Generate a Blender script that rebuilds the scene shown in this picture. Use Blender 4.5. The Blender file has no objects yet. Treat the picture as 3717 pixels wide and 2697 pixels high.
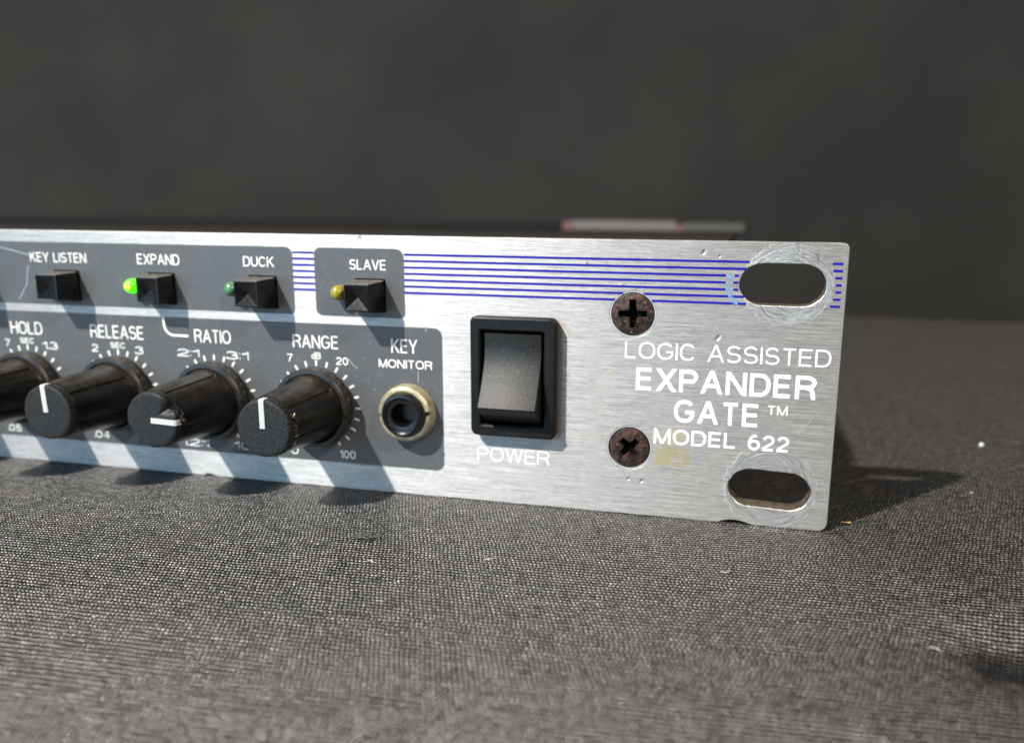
import bpy, bmesh, math, random
from mathutils import Vector, Matrix, noise
random.seed(7)
S = 0.001                      # lengths below are written in millimetres
scene = bpy.context.scene
COL = scene.collection
rad, sin, cos, PI = math.radians, math.sin, math.cos, math.pi

# ------------------------------------------------------------------ camera
YAW, PIT, ROL, FPX = rad(12.724), rad(-11.332), rad(0.709), 2861.53
fw = Vector((-sin(YAW) * cos(PIT), cos(YAW) * cos(PIT), sin(PIT)))
r0 = Vector((cos(YAW), sin(YAW), 0)); u0 = r0.cross(fw)
rt = r0 * cos(ROL) + u0 * sin(ROL); up = u0 * cos(ROL) - r0 * sin(ROL)
cam_d = bpy.data.cameras.new('camera'); cam = bpy.data.objects.new('camera', cam_d); COL.objects.link(cam)
M = Matrix((rt, up, -fw)).transposed().to_4x4(); M.translation = Vector((-15.073, -120.639, 45.577)) * S
cam.matrix_world = M
cam_d.sensor_fit = 'HORIZONTAL'; cam_d.sensor_width = 36.0; cam_d.lens = FPX / 3717 * 36
cam_d.shift_x = -173.2 / 3717; cam_d.shift_y = 46.1 / 3717
cam_d.clip_start = 0.005; cam_d.clip_end = 20
cam_d.dof.use_dof = True; cam_d.dof.focus_distance = 0.113; cam_d.dof.aperture_fstop = 27.7 / 1.8
cam_d.dof.aperture_blades = 0
scene.camera = cam

# ------------------------------------------------------------------ light
AMB = 0.032
world = bpy.data.worlds.new('World'); scene.world = world; world.use_nodes = True
bg = world.node_tree.nodes['Background']
bg.inputs[0].default_value = (0.66, 0.82, 1.0, 1); bg.inputs[1].default_value = AMB
LIGHT_A, LIGHT_B, LIGHT_W = 10.0, 2.6, 1.4
def lamp(name, travel, dist, size, power, color, target=(-60, 0, 20), shape='DISK'):
    d = bpy.data.lights.new(name, 'AREA'); d.shape = shape; d.size = size; d.energy = power; d.color = color
    o = bpy.data.objects.new(name, d); COL.objects.link(o)
    t = Vector(travel).normalized()
    o.location = Vector(target) * S - t * dist
    o.rotation_euler = t.to_track_quat('-Z', 'Y').to_euler()
    return o
lamp('ceiling_bulb', (0.60, 0.79, -1.0), 2.0, 0.06, LIGHT_A * 10, (1.0, 0.95, 0.88))
lamp('ceiling_bulb', (-1.05, 0.80, -1.0), 2.0, 0.06, LIGHT_B * 10, (1.0, 0.89, 0.79))
lamp('window_light', (0.62, 1.0, -0.16), 1.6, 1.1, LIGHT_W * 10, (0.42, 0.72, 1.0))
scene.view_settings.view_transform = 'Standard'; scene.view_settings.look = 'None'
scene.view_settings.exposure = 0; scene.view_settings.gamma = 1
scene.cycles.max_bounces = 8

# ------------------------------------------------------------------ node helper
class NT:
    def __init__(s, name):
        s.m = bpy.data.materials.new(name); s.m.use_nodes = True; s.t = s.m.node_tree
        s.t.nodes.clear(); s.out = s.t.nodes.new('ShaderNodeOutputMaterial')
    def n(s, typ, **kw):
        nd = s.t.nodes.new('ShaderNode' + typ)
        ins = kw.pop('ins', {})
        for k, v in kw.items(): setattr(nd, k, v)
        for k, v in ins.items(): s.put(nd.inputs[k], v)
        return nd
    def put(s, sock, v):
        if isinstance(v, bpy.types.NodeSocket): s.t.links.new(v, sock)
        elif v is not None:
            try: sock.default_value = v
            except Exception: sock.default_value = (*v, 1) if hasattr(v, '__len__') else (v, v, v, 1)
    def math(s, op, a, b=0.0, c=0.0, clamp=False):
        nd = s.n('Math', operation=op, use_clamp=clamp); s.put(nd.inputs[0], a); s.put(nd.inputs[1], b); s.put(nd.inputs[2], c); return nd.outputs[0]
    def pos(s):                    # object coordinates in millimetres
        c = s.n('TexCoord').outputs['Object']
        v = s.n('VectorMath', operation='SCALE'); s.put(v.inputs[0], c); v.inputs['Scale'].default_value = 1000; return v.outputs[0]
    def sep(s, v):
        nd = s.n('SeparateXYZ'); s.put(nd.inputs[0], v); return nd.outputs
    def comb(s, x, y, z):
        nd = s.n('CombineXYZ'); s.put(nd.inputs[0], x); s.put(nd.inputs[1], y); s.put(nd.inputs[2], z); return nd.outputs[0]
    def vmul(s, v, k):
        nd = s.n('VectorMath', operation='MULTIPLY'); s.put(nd.inputs[0], v); nd.inputs[1].default_value = k; return nd.outputs[0]
    def vadd(s, v, k):
        nd = s.n('VectorMath', operation='ADD'); s.put(nd.inputs[0], v); s.put(nd.inputs[1], k); return nd.outputs[0]
    def noise(s, v, scale=1.0, detail=3.0, rough=0.55, dist=0.0):
        nd = s.n('TexNoise'); s.put(nd.inputs['Vector'], v); nd.inputs['Scale'].default_value = scale
        nd.inputs['Detail'].default_value = detail; nd.inputs['Roughness'].default_value = rough; nd.inputs['Distortion'].default_value = dist
        return nd.outputs[0]
    def ramp(s, f, a, b, c0=0.0, c1=1.0):
        nd = s.n('MapRange', interpolation_type='SMOOTHSTEP'); s.put(nd.inputs[0], f)
        for i, v in ((1, a), (2, b), (3, c0), (4, c1)): s.put(nd.inputs[i], v)
        return nd.outputs[0]
    def mix(s, f, a, b):
        nd = s.n('Mix', data_type='RGBA'); s.put(nd.inputs[0], f)
        for i, v in ((6, a), (7, b)):
            if isinstance(v, tuple): v = (*v, 1) if len(v) == 3 else v
            s.put(nd.inputs[i], v)
        return nd.outputs[2]
    def fmix(s, f, a, b):
        nd = s.n('Mix', data_type='FLOAT'); s.put(nd.inputs[0], f); s.put(nd.inputs[2], a); s.put(nd.inputs[3], b); return nd.outputs[0]
    def bump(s, h, strength=0.3, dist=0.1, normal=None):
        nd = s.n('Bump'); s.put(nd.inputs['Height'], h); nd.inputs['Strength'].default_value = strength
        nd.inputs['Distance'].default_value = dist * S
        if normal is not None: s.put(nd.inputs['Normal'], normal)
        return nd.outputs[0]
    def bsdf(s, **kw):
        nd = s.n('BsdfPrincipled')
        for k, v in kw.items():
            k = k.replace('_', ' ')
            if isinstance(v, tuple) and len(v) == 3: v = (*v, 1)
            s.put(nd.inputs[k], v)
        return nd
    def done(s, sh):
        s.t.links.new(sh.outputs[0] if hasattr(sh, 'outputs') else sh, s.out.inputs[0]); return s.m

def plastic(name, col, rough=0.4, dust=0.25, dustcol=(0.10, 0.075, 0.05), spec=0.5, grain=0.5, gscale=3.0, top_mix=0.0):
    n = NT(name); p = n.pos()
    g = n.noise(p, gscale, 4, 0.7); d = n.noise(p, 0.35, 5, 0.7)
    dm = n.math('MULTIPLY', n.ramp(d, 0.48, 0.72), dust)
    sp = n.ramp(n.noise(p, 2.6, 2, 0.6), 0.70, 0.76)
    if top_mix:  # upward faces blend further towards the second colour
        nz = n.sep(n.n('NewGeometry').outputs['Normal'])[2]
        dm = n.math('ADD', dm, n.math('MULTIPLY', n.math('MULTIPLY', n.ramp(nz, 0.35, 1.0), n.ramp(d, 0.25, 0.6)), top_mix), clamp=True)
    c = n.mix(dm, col, dustcol); c = n.mix(n.math('MULTIPLY', sp, dust), c, (0.22, 0.20, 0.18))
    c = n.mix(n.math('MULTIPLY', g, 0.5), c, tuple(x * 1.9 for x in col))
    return n.done(n.bsdf(Base_Color=c, Roughness=n.math('ADD', n.math('MULTIPLY', d, 0.25), rough - 0.1), Specular_IOR_Level=spec,
                         Normal=n.bump(g, grain, 0.05)))

# ------------------------------------------------------------------ materials
def mat_panel():
    n = NT('brushed_aluminium'); p = n.pos(); x, y, z = n.sep(p)
    warp = n.noise(n.vmul(p, (0.05, 0.05, 0.3)), 1, 2)
    pz = n.comb(n.math('MULTIPLY', x, 0.11), 0.0, n.math('ADD', n.math('MULTIPLY', z, 9.5), n.math('MULTIPLY', warp, 1.2)))
    s1 = n.noise(pz, 1.0, 5, 0.75)
    s2 = n.noise(n.comb(n.math('MULTIPLY', x, 0.5), 3.0, n.math('MULTIPLY', z, 22.0)), 1, 3, 0.7)
    blot = n.noise(n.vmul(p, (0.9, 1, 1.2)), 0.8, 6, 0.75)
    big = n.noise(n.vmul(p, (1, 1, 1)), 0.12, 3, 0.6)
    streak = n.math('ADD', n.math('MULTIPLY', s1, 0.6), n.math('MULTIPLY', s2, 0.4))
    c = n.mix(n.ramp(streak, 0.40, 0.60), (0.24, 0.238, 0.235), (0.52, 0.517, 0.51))
    c = n.mix(n.math('MULTIPLY', n.ramp(blot, 0.50, 0.72), 0.30), c, (0.66, 0.65, 0.63))
    # yellowed glue stain beside the lower screw, a little rusty dust between switch and screws
    def box(x0, x1, z0, z1, f=0.5):
        wob = n.math('MULTIPLY', n.math('SUBTRACT', n.noise(p, 0.9, 4), 0.5), 1.6)
        xx = n.math('ADD', x, wob); zz = n.math('ADD', z, wob)
        a = n.math('MULTIPLY', n.ramp(xx, x0 - f, x0 + f), n.ramp(xx, x1 + f, x1 - f))
        b = n.math('MULTIPLY', n.ramp(zz, z0 - f, z0 + f), n.ramp(zz, z1 + f, z1 - f))
        return n.math('MULTIPLY', a, b)
    st = n.math('MULTIPLY', box(-26.8, -21.4, 8.6, 11.6, 0.3), n.ramp(n.noise(p, 0.5, 3), 0.25, 0.6))
    c = n.mix(n.math('MULTIPLY', st, 0.60), c, (0.40, 0.33, 0.11))
    st2 = n.math('MULTIPLY', box(-25.5, -22.3, 12.0, 14.8, 0.6), 0.35)
    c = n.mix(st2, c, (0.55, 0.42, 0.12))
    dr = n.math('MULTIPLY', box(-43.2, -40.6, 12, 31, 0.7), n.ramp(n.noise(p, 1.6, 5, 0.7), 0.46, 0.66))
    c = n.mix(n.math('MULTIPLY', dr, 0.7), c, (0.30, 0.20, 0.12))
    dr = n.math('MULTIPLY', box(-38.0, -33.0, 12, 31, 1.5), n.ramp(n.noise(p, 0.9, 5, 0.7), 0.55, 0.68))
    c = n.mix(n.math('MULTIPLY', dr, 0.55), c, (0.55, 0.36, 0.17))
    # grey corrosion specks around the upper screw
    sp = n.math('MULTIPLY', box(-42.0, -22.0, 33.5, 41.0, 2.0), n.ramp(n.noise(p, 1.5, 3, 0.6), 0.63, 0.66))
    c = n.mix(sp, c, (0.20, 0.20, 0.19))
    # dark pin marks scattered anywhere
    pin = n.ramp(n.noise(p, 0.75, 2, 0.5), 0.77, 0.79)
    c = n.mix(n.math('MULTIPLY', pin, 0.6), c, (0.25, 0.24, 0.22))
    dents = None
    for (dx_, dz_, rr_) in ((-76.2, 43.3, .35), (-62.4, 7.4, .42), (-17.9, 29.3, .45), (-20.6, 42.0, .40), (-18.2, 41.5, .25), (-30.8, 6.0, .3), (-28.7, 5.8, .35),
                            (-38.2, 39.9, .25)):
        a_ = n.math('SUBTRACT', x, dx_); b_ = n.math('SUBTRACT', z, dz_); q_ = n.math('ADD', a_, b_); k_ = n.math('SUBTRACT', b_, a_)
        e_ = n.math('ADD', n.math('MULTIPLY', n.math('MULTIPLY', q_, q_), 0.35), n.math('MULTIPLY', k_, k_))
        g_ = n.ramp(e_, rr_ * rr_ * 1.6, 0.0)
        dents = g_ if dents is None else n.math('MAXIMUM', dents, g_)
    c = n.mix(n.math('MULTIPLY', dents, 0.45), c, (0.16, 0.155, 0.15))
    h = n.math('ADD', n.math('MULTIPLY', streak, 1.25), n.math('MULTIPLY', blot, 0.35))
    rough = n.math('ADD', 0.44, n.math('MULTIPLY', streak, 0.20))
    # screw-worn circles round the two rack slots
    wear = None
    for (cx, cz, R, off, seed) in ((-8.15, 37.5, 6.35, (0.9, -1.3), 1.0), (-8.7, 6.25, 6.9, (-1.0, 1.4), 5.0)):
        hs = []
        for (ox, oz) in ((0, 0), off, (-off[0] * 0.8, off[1] * 0.3)):
            dx = n.math('SUBTRACT', x, cx + ox); dz = n.math('SUBTRACT', z, cz + oz)
            d = n.math('SQRT', n.math('ADD', n.math('MULTIPLY', dx, dx), n.math('MULTIPLY', n.math('MULTIPLY', dz, dz), 1.12)))
            ang = n.math('ARCTAN2', dz, dx)
            hs.append(n.noise(n.comb(n.math('MULTIPLY', d, 4.2), n.math('MULTIPLY', ang, 0.7), seed + ox), 1, 4, 0.7))
            if ox == 0: d0 = d
        rim = n.math('ADD', d0, n.math('MULTIPLY', n.math('SUBTRACT', n.noise(p, 0.7, 3), 0.5), 2.0))
        m = n.ramp(rim, R + 0.25, R - 0.55, 0.0, 0.8)
        sel = n.noise(n.vadd(p, (seed * 9, 0, 0)), 0.28, 1)
        hh = n.fmix(n.ramp(sel, 0.42, 0.5), hs[0], n.fmix(n.ramp(sel, 0.5, 0.6), hs[1], hs[2]))
        cc = n.mix(n.ramp(hh, 0.34, 0.66), (0.33, 0.328, 0.32), (0.80, 0.79, 0.77))
        if cz > 20:
            g = n.math('MULTIPLY', n.ramp(n.noise(p, 1.3, 5, 0.75), 0.50, 0.62), n.math('MULTIPLY', n.ramp(z, 39.8, 41.2), n.ramp(x, -9.5, -6.5)))
            cc = n.mix(n.math('MULTIPLY', g, 0.8), cc, (0.16, 0.13, 0.10))
        c = n.mix(m, c, cc)
        h = n.fmix(m, h, n.math('MULTIPLY', hh, 4.6)); rough = n.fmix(m, rough, 0.37)
        rimh = n.math('MULTIPLY', n.ramp(rim, R - 0.5, R), n.ramp(rim, R + 0.4, R))
        h = n.math('ADD', h, n.math('MULTIPLY', rimh, 1.2))
        wear = m if wear is None else n.math('MAXIMUM', wear, m)
    h = n.math('SUBTRACT', h, n.math('MULTIPLY', dents, 7.0))
    b = n.bump(h, 0.55, 0.035)
    tan = n.n('Tangent', direction_type='RADIAL', axis='Z')
    sh = n.bsdf(Base_Color=c, Metallic=n.fmix(wear, 0.74, 0.86), Roughness=rough, Anisotropic=n.fmix(wear, 0.72, 0.0), Normal=b)
    # streak direction runs along x
    tv = n.n('CombineXYZ'); tv.inputs[2].default_value = 1
    n.put(sh.inputs['Tangent'], tv.outputs[0])
    return n.done(sh)
M_PANEL = mat_panel()
def mat_edge():
    n = NT('slot_wall_metal'); p = n.pos(); g = n.noise(p, 1.5, 5, 0.7)
    c = n.mix(n.ramp(g, 0.3, 0.7), (0.10, 0.072, 0.04), (0.28, 0.24, 0.18))
    return n.done(n.bsdf(Base_Color=c, Metallic=0.7, Roughness=0.45, Normal=n.bump(g, 0.5, 0.05)))
M_EDGE = mat_edge()
def mat_patch():
    n = NT('grey_panel_paint'); p = n.pos()
    s1 = n.noise(n.vmul(p, (0.18, 1, 6)), 1, 4, 0.7); bl = n.noise(p, 0.5, 5, 0.7)
    c = n.mix(n.ramp(s1, 0.3, 0.7), (0.068, 0.073, 0.078), (0.083, 0.089, 0.094))
    c = n.mix(n.math('MULTIPLY', n.ramp(bl, 0.52, 0.75), 0.45), c, (0.13, 0.135, 0.14))
    sp = n.ramp(n.noise(p, 1.7, 2, 0.5), 0.735, 0.755)
    c = n.mix(n.math('MULTIPLY', sp, 0.7), c, (0.40, 0.40, 0.40))
    # a few long thin scratches
    sc = n.noise(n.vmul(p, (2.6, 1, 0.22)), 1, 2, 0.5); scm = n.math('MULTIPLY', n.ramp(sc, 0.745, 0.76), 0.55)
    c = n.mix(scm, c, (0.32, 0.32, 0.32))
    return n.done(n.bsdf(Base_Color=c, Roughness=n.math('ADD', 0.33, n.math('MULTIPLY', bl, 0.2)), Specular_IOR_Level=0.32,
                         Normal=n.bump(n.math('ADD', s1, n.math('MULTIPLY', bl, 0.4)), 0.35, 0.02)))
M_PATCH = mat_patch()
def mat_ink(name, col, worn=0.60, soft=0.03, left_wear=None, spec=0.5, pscale=2.1):
    n = NT(name); p = n.pos(); x, y, z = n.sep(p)
    f = n.noise(p, pscale, 5, 0.65)
    thr = worn
    if left_wear: thr = n.ramp(x, left_wear[0], left_wear[1], left_wear[2], worn)
    m = n.ramp(f, thr, n.math('ADD', thr, soft))
    tr = n.n('BsdfTransparent'); ink = n.bsdf(Base_Color=col, Roughness=0.6, Specular_IOR_Level=spec)
    mx = n.n('MixShader'); n.put(mx.inputs[0], m); n.t.links.new(ink.outputs[0], mx.inputs[1]); n.t.links.new(tr.outputs[0], mx.inputs[2])
    return n.done(mx.outputs[0])
M_WHITE = mat_ink('white_print', (0.82, 0.82, 0.80), 0.72)
M_WHITE_W = mat_ink('white_print_on_metal', (0.80, 0.80, 0.79), 0.68)
M_WHITE_P = mat_ink('worn_white_print', (0.76, 0.77, 0.78), 0.62, 0.16, (-57, -47, 0.50))
M_BLUE = mat_ink('blue_print', (0.010, 0.006, 0.25), 0.68, spec=0.15)
M_SMEAR = mat_ink('pale_blue_print', (0.14, 0.30, 0.55), 0.40, 0.16)
M_KNOB = plastic('black_knob_plastic', (0.0040, 0.0037, 0.0035), 0.27, 0.35, (0.050, 0.040, 0.026), 0.30, 0.35, 4, 0.5)
M_SKIRT = plastic('dusty_knob_skirt', (0.008, 0.008, 0.008), 0.36, 0.55, (0.07, 0.055, 0.042), 0.5, 0.5, 4, 0.4)
M_DIRT = plastic('knob_grime', (0.012, 0.009, 0.007), 0.7, 0.9, (0.06, 0.04, 0.026), 0.25, 0.9, 3)
def mat_cap():
    n = NT('pebbled_knob_face'); p = n.pos(); g = n.noise(p, 3.6, 3, 0.75); g2 = n.noise(p, 8, 2, 0.6)
    c = n.mix(n.ramp(g, 0.40, 0.68), (0.007, 0.007, 0.008), (0.032, 0.034, 0.035))
    return n.done(n.bsdf(Base_Color=c, Roughness=0.46, Specular_IOR_Level=0.25, Normal=n.bump(n.math('ADD', g, g2), 0.6, 0.06)))
M_CAP = mat_cap()
M_POINTER = plastic('white_pointer_plastic', (0.36, 0.37, 0.37), 0.5, 0.0, grain=0.3)
M_BUTTON = plastic('glossy_black_plastic', (0.003, 0.003, 0.0035), 0.20, 0.10, (0.17, 0.15, 0.12), 0.38, 0.10, 3, 1.0)
M_BTOP = M_BUTTON
M_SWITCH = plastic('black_switch_plastic', (0.005, 0.005, 0.005), 0.36, 0.16, (0.05, 0.046, 0.042), 0.22, 0.35, 3.5)
def mat_rocker():
    n = NT('leathery_rocker_plastic'); p = n.pos(); g = n.noise(p, 3.2, 4, 0.75)
    sp = n.ramp(n.noise(p, 2.4, 2, 0.6), 0.71, 0.75)
    c = n.mix(n.ramp(g, 0.35, 0.7), (0.005, 0.005, 0.005), (0.018, 0.018, 0.017)); c = n.mix(n.math('MULTIPLY', sp, 0.6), c, (0.4, 0.38, 0.34))
    return n.done(n.bsdf(Base_Color=c, Roughness=0.46, Specular_IOR_Level=0.36, Normal=n.bump(g, 0.65, 0.07)))
M_ROCKER = mat_rocker()
def mat_brass():
    n = NT('old_brass'); p = n.pos(); g = n.noise(p, 1.4, 5, 0.7)
    c = n.mix(n.ramp(g, 0.35, 0.7), (0.33, 0.27, 0.15), (0.52, 0.47, 0.34))
    return n.done(n.bsdf(Base_Color=c, Metallic=0.6, Roughness=n.math('ADD', 0.34, n.math('MULTIPLY', g, 0.22)), Normal=n.bump(g, 0.2, 0.04)))
M_BRASS = mat_brass()
M_BUSH = plastic('black_jack_bushing', (0.004, 0.004, 0.0045), 0.24, 0.12, (0.07, 0.06, 0.055), 0.4, 0.15, 3)
def mat_rust():
    n = NT('rusty_black_steel'); p = n.pos(); g = n.noise(p, 0.9, 5, 0.7); f = n.noise(p, 3, 4, 0.7)
    c = n.mix(n.ramp(g, 0.42, 0.62), (0.018, 0.014, 0.013), (0.085, 0.040, 0.026)); c = n.mix(n.ramp(f, 0.57, 0.72), c, (0.34, 0.24, 0.19))
    return n.done(n.bsdf(Base_Color=c, Metallic=0.55, Roughness=n.math('ADD', 0.28, n.math('MULTIPLY', g, 0.35)), Normal=n.bump(n.math('ADD', g, f), 0.7, 0.10)))
M_RUST = mat_rust()
def mat_simple(name, col, rough=0.5, metal=0.0, **kw):
    n = NT(name); p = n.pos(); g = n.noise(p, 0.8, 4)
    c = n.mix(g, tuple(v * 0.75 for v in col), tuple(min(1, v * 1.25) for v in col))
    return n.done(n.bsdf(Base_Color=c, Roughness=rough, Metallic=metal, **kw))
M_RIM = mat_simple('bare_bright_metal', (0.86, 0.86, 0.84), 0.3, 0.7)
M_HOLE_SHADE = mat_simple('hole_shade', (0.003, 0.003, 0.003), 0.8, Specular_IOR_Level=0.03)  # near-black colour stands in for the shade inside deep recesses
M_CHASSIS = mat_simple('dark_steel_case', (0.016, 0.014, 0.013), 0.5, 0.2)
M_CASE = mat_simple('dark_brown_case', (0.009, 0.008, 0.0075), 0.8, Specular_IOR_Level=0.15)
M_LABEL = mat_simple('pale_pink_label', (0.095, 0.083, 0.078), 0.6)
M_RED = mat_simple('red_label_end', (0.10, 0.045, 0.038), 0.6)
M_GREEN_TAPE = mat_simple('grey_green_tape', (0.038, 0.038, 0.034), 0.6)
M_GOLD = mat_simple('frayed_gold_film', (0.22, 0.17, 0.10), 0.4, 0.3)
def mat_led(name, col, emit=None, strength=0.0):
    n = NT(name); p = n.pos(); x, y, z = n.sep(p)
    sh = n.bsdf(Base_Color=col, Roughness=0.22, Specular_IOR_Level=0.6, Subsurface_Weight=0.6)
    sh.inputs['Subsurface Radius'].default_value = (0.002, 0.002, 0.002); sh.inputs['Subsurface Scale'].default_value = 0.5
    if emit:
        d = n.math('SQRT', n.math('ADD', n.math('MULTIPLY', x, x), n.math('MULTIPLY', z, z)))
        e = n.mix(n.ramp(d, 0.10, 0.75), (1.0, 0.95, 0.02, 1), emit)
        n.put(sh.inputs['Emission Color'], e); sh.inputs['Emission Strength'].default_value = strength
    return n.done(sh)
M_LED_ON = mat_led('lit_green_lens', (0.10, 0.65, 0.03), (0.045, 0.62, 0.0, 1), 2.4)
M_LED_G = mat_led('unlit_green_lens', (0.06, 0.19, 0.08))
M_LED_Y = mat_led('unlit_yellow_lens', (0.26, 0.22, 0.015))

def mat_cloth():
    n = NT('black_grey_woven_cloth'); p0 = n.pos()
    wob = n.n('TexNoise', noise_dimensions='3D'); n.put(wob.inputs['Vector'], p0); wob.inputs['Scale'].default_value = 0.16; wob.inputs['Detail'].default_value = 4
    w2 = n.n('TexNoise'); n.put(w2.inputs['Vector'], p0); w2.inputs['Scale'].default_value = 2.2; w2.inputs['Detail'].default_value = 2
    off = n.vadd(n.vmul(n.vadd(wob.outputs[1], (-.5, -.5, -.5)), (0.9, 0.9, 0)), n.vmul(n.vadd(w2.outputs[1], (-.5, -.5, -.5)), (0.16, 0.22, 0)))
    p = n.vadd(p0, off)
    # weave runs a little askew of the panel
    x, y, z = n.sep(p)
    a = rad(3.0)
    u = n.math('ADD', n.math('MULTIPLY', x, cos(a)), n.math('MULTIPLY', y, sin(a)))
    v = n.math('SUBTRACT', n.math('MULTIPLY', y, cos(a)), n.math('MULTIPLY', x, sin(a)))
    PU, PV = 0.57, 0.76      # each row of knots sits half a knot off the next
    iv = n.math('DIVIDE', v, PV); cv = n.math('FLOOR', iv); fv = n.math('SUBTRACT', n.math('FRACT', iv), 0.5)
    row = n.math('MODULO', n.math('ABSOLUTE', cv), 2.0)
    rw = n.n('TexWhiteNoise', noise_dimensions='1D'); n.put(rw.inputs['W'], cv); rwv = rw.outputs[0]
    slub = n.noise(n.comb(n.math('MULTIPLY', u, 0.35), n.math('MULTIPLY', cv, 7.3), 0.0), 1, 3, 0.7)
    iu = n.math('ADD', n.math('ADD', n.math('DIVIDE', u, PU), n.math('MULTIPLY', rwv, 0.30)), n.math('MULTIPLY', row, 0.5)); cu = n.math('FLOOR', iu); fu = n.math('SUBTRACT', n.math('FRACT', iu), 0.5)
    ac = n.math('MAXIMUM', n.math('SUBTRACT', 1.0, n.math('MULTIPLY', n.math('MULTIPLY', fv, fv), 5.2)), 0.0)
    al = n.math('MAXIMUM', n.math('SUBTRACT', 1.0, n.math('MULTIPLY', n.math('MULTIPLY', fu, fu), 2.2)), 0.0)
    h = n.math('MULTIPLY', n.math('MULTIPLY', ac, al), n.math('ADD', 0.78, n.math('MULTIPLY', slub, 0.42)))
    cell = n.n('TexWhiteNoise', noise_dimensions='3D'); n.put(cell.inputs['Vector'], n.comb(cu, cv, 0.0)); rnd = cell.outputs[0]
    fib = n.noise(n.comb(n.math('MULTIPLY', u, 2.5), n.math('MULTIPLY', v, 12), 0.0), 1, 3, 0.7)
    weft = n.mix(rnd, (0.010, 0.0096, 0.0092), (0.175, 0.166, 0.154))
    c = n.mix(n.ramp(h, 0.40, 0.80), (0.003, 0.003, 0.003), weft)  # gaps black, crowns lighter: shade between the threads put into the colour
    tint = n.noise(p0, 0.05, 3, 0.6)
    c = n.mix(n.math('MULTIPLY', n.ramp(tint, 0.4, 0.7), 0.35), c, (0.028, 0.024, 0.021))
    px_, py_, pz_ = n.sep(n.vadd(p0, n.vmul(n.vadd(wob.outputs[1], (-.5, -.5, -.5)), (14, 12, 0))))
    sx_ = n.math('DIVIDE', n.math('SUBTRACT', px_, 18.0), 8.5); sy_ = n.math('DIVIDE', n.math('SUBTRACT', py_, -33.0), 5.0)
    dark_patch = n.ramp(n.math('ADD', n.math('MULTIPLY', sx_, sx_), n.math('MULTIPLY', sy_, sy_)), 1.3, 0.2)  # dark oval patch blended into the cloth colour and gloss
    c = n.mix(n.math('MULTIPLY', dark_patch, 0.85), c, (0.004, 0.004, 0.0045))
    hh = n.math('ADD', h, n.math('MULTIPLY', fib, 0.15))
    sh = n.bsdf(Base_Color=c, Roughness=0.38, IOR=2.1, Specular_IOR_Level=n.math('MULTIPLY', n.ramp(h, 0.25, 0.8, 0.0, 1.0), n.math('MULTIPLY', n.math('SUBTRACT', 1.0, n.math('MULTIPLY', dark_patch, 0.7)), n.math('ADD', 0.55, n.math('MULTIPLY', slub, 0.9)))), Sheen_Weight=0.0, Sheen_Roughness=0.4, Normal=n.bump(hh, 1.0, 0.26))
    return n.done(sh)
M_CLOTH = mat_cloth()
def mat_backdrop():
    n = NT('charcoal_backdrop_cloth'); p = n.pos()
    a = n.noise(n.vmul(p, (1, 1, 1.2)), 0.007, 3, 0.5, 0.3); b = n.noise(p, 0.011, 3, 0.5)
    c = n.mix(n.ramp(a, 0.38, 0.66), (0.0115, 0.0115, 0.0108), (0.0165, 0.0162, 0.0152))
    c = n.mix(n.math('MULTIPLY', n.ramp(b, 0.5, 0.75), 0.30), c, (0.028, 0.023, 0.019))
    w = n.noise(n.vmul(p, (1.4, 1, 0.10)), 1, 3, 0.6)
    return n.done(n.bsdf(Base_Color=c, Roughness=0.9, Specular_IOR_Level=0.2, Normal=n.bump(w, 0.3, 0.4)))
M_BACK = mat_backdrop()
M_LINT = mat_simple('pale_lint', (0.75, 0.70, 0.62), 0.8)
M_FIBRE = mat_simple('amber_fibre', (0.75, 0.45, 0.12), 0.5)

# ------------------------------------------------------------------ mesh helpers
def tag(o, label=None, cat=None, group=None, kind=None):
    for k, v in (('label', label), ('category', cat), ('group', group), ('kind', kind)):
        if v: o[k] = v
    return o
def empty(name, parent=None, loc=(0, 0, 0)):
    o = bpy.data.objects.new(name, None); COL.objects.link(o); o.location = Vector(loc) * S; o.empty_display_size = 0.01
    if parent: o.parent = parent
    return o
def link(name, me, mats, parent=None, loc=(0, 0, 0)):
    o = bpy.data.objects.new(name, me); COL.objects.link(o); o.location = Vector(loc) * S
    if not isinstance(mats, (list, tuple)): mats = [mats]
    if not me.materials:
        for m in mats: me.materials.append(m)
    if parent: o.parent = parent
    return o
def mesh(name, vs, fs, mi=None, smooth=None):
    me = bpy.data.meshes.new(name); me.from_pydata([tuple(c * S for c in v) for v in vs], [], fs)
    if mi: me.polygons.foreach_set('material_index', mi)
    if smooth is not None:
        me.polygons.foreach_set('use_smooth', [True] * len(fs)); me.update()
        try: me.set_sharp_from_angle(angle=rad(smooth))
        except Exception: pass
    me.update(); return me
def fix(me):
    bm = bmesh.new(); bm.from_mesh(me); bmesh.ops.recalc_face_normals(bm, faces=bm.faces); bm.to_mesh(me); bm.free(); return me
def lathe(name, prof, seg=64, angs=None, rfun=None, yfun=None, cap=True, smooth=35, mi=None):
    """profile of (y, r) turned about the y axis; angle measured clockwise from straight up"""
    angs = angs or [2 * PI * i / seg for i in range(seg)]
    vs, fs, ms = [], [], []; N = len(angs)
    for j, (y, r) in enumerate(prof):
        for t in angs:
            rr = rfun(j, t, r, y) if rfun else r; yy = yfun(j, t, r, y) if yfun else y
            vs.append((rr * sin(t), yy, rr * cos(t)))
    for j in range(len(prof) - 1):
        for i in range(N):
            k = (i + 1) % N
            fs.append((j * N + i, j * N + k, (j + 1) * N + k, (j + 1) * N + i)); ms.append(mi[j] if mi else 0)
    if cap:
        fs.append(tuple((len(prof) - 1) * N + i for i in range(N))); ms.append(mi[-1] if mi else 0)
    return fix(mesh(name, vs, fs, ms, smooth))
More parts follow.
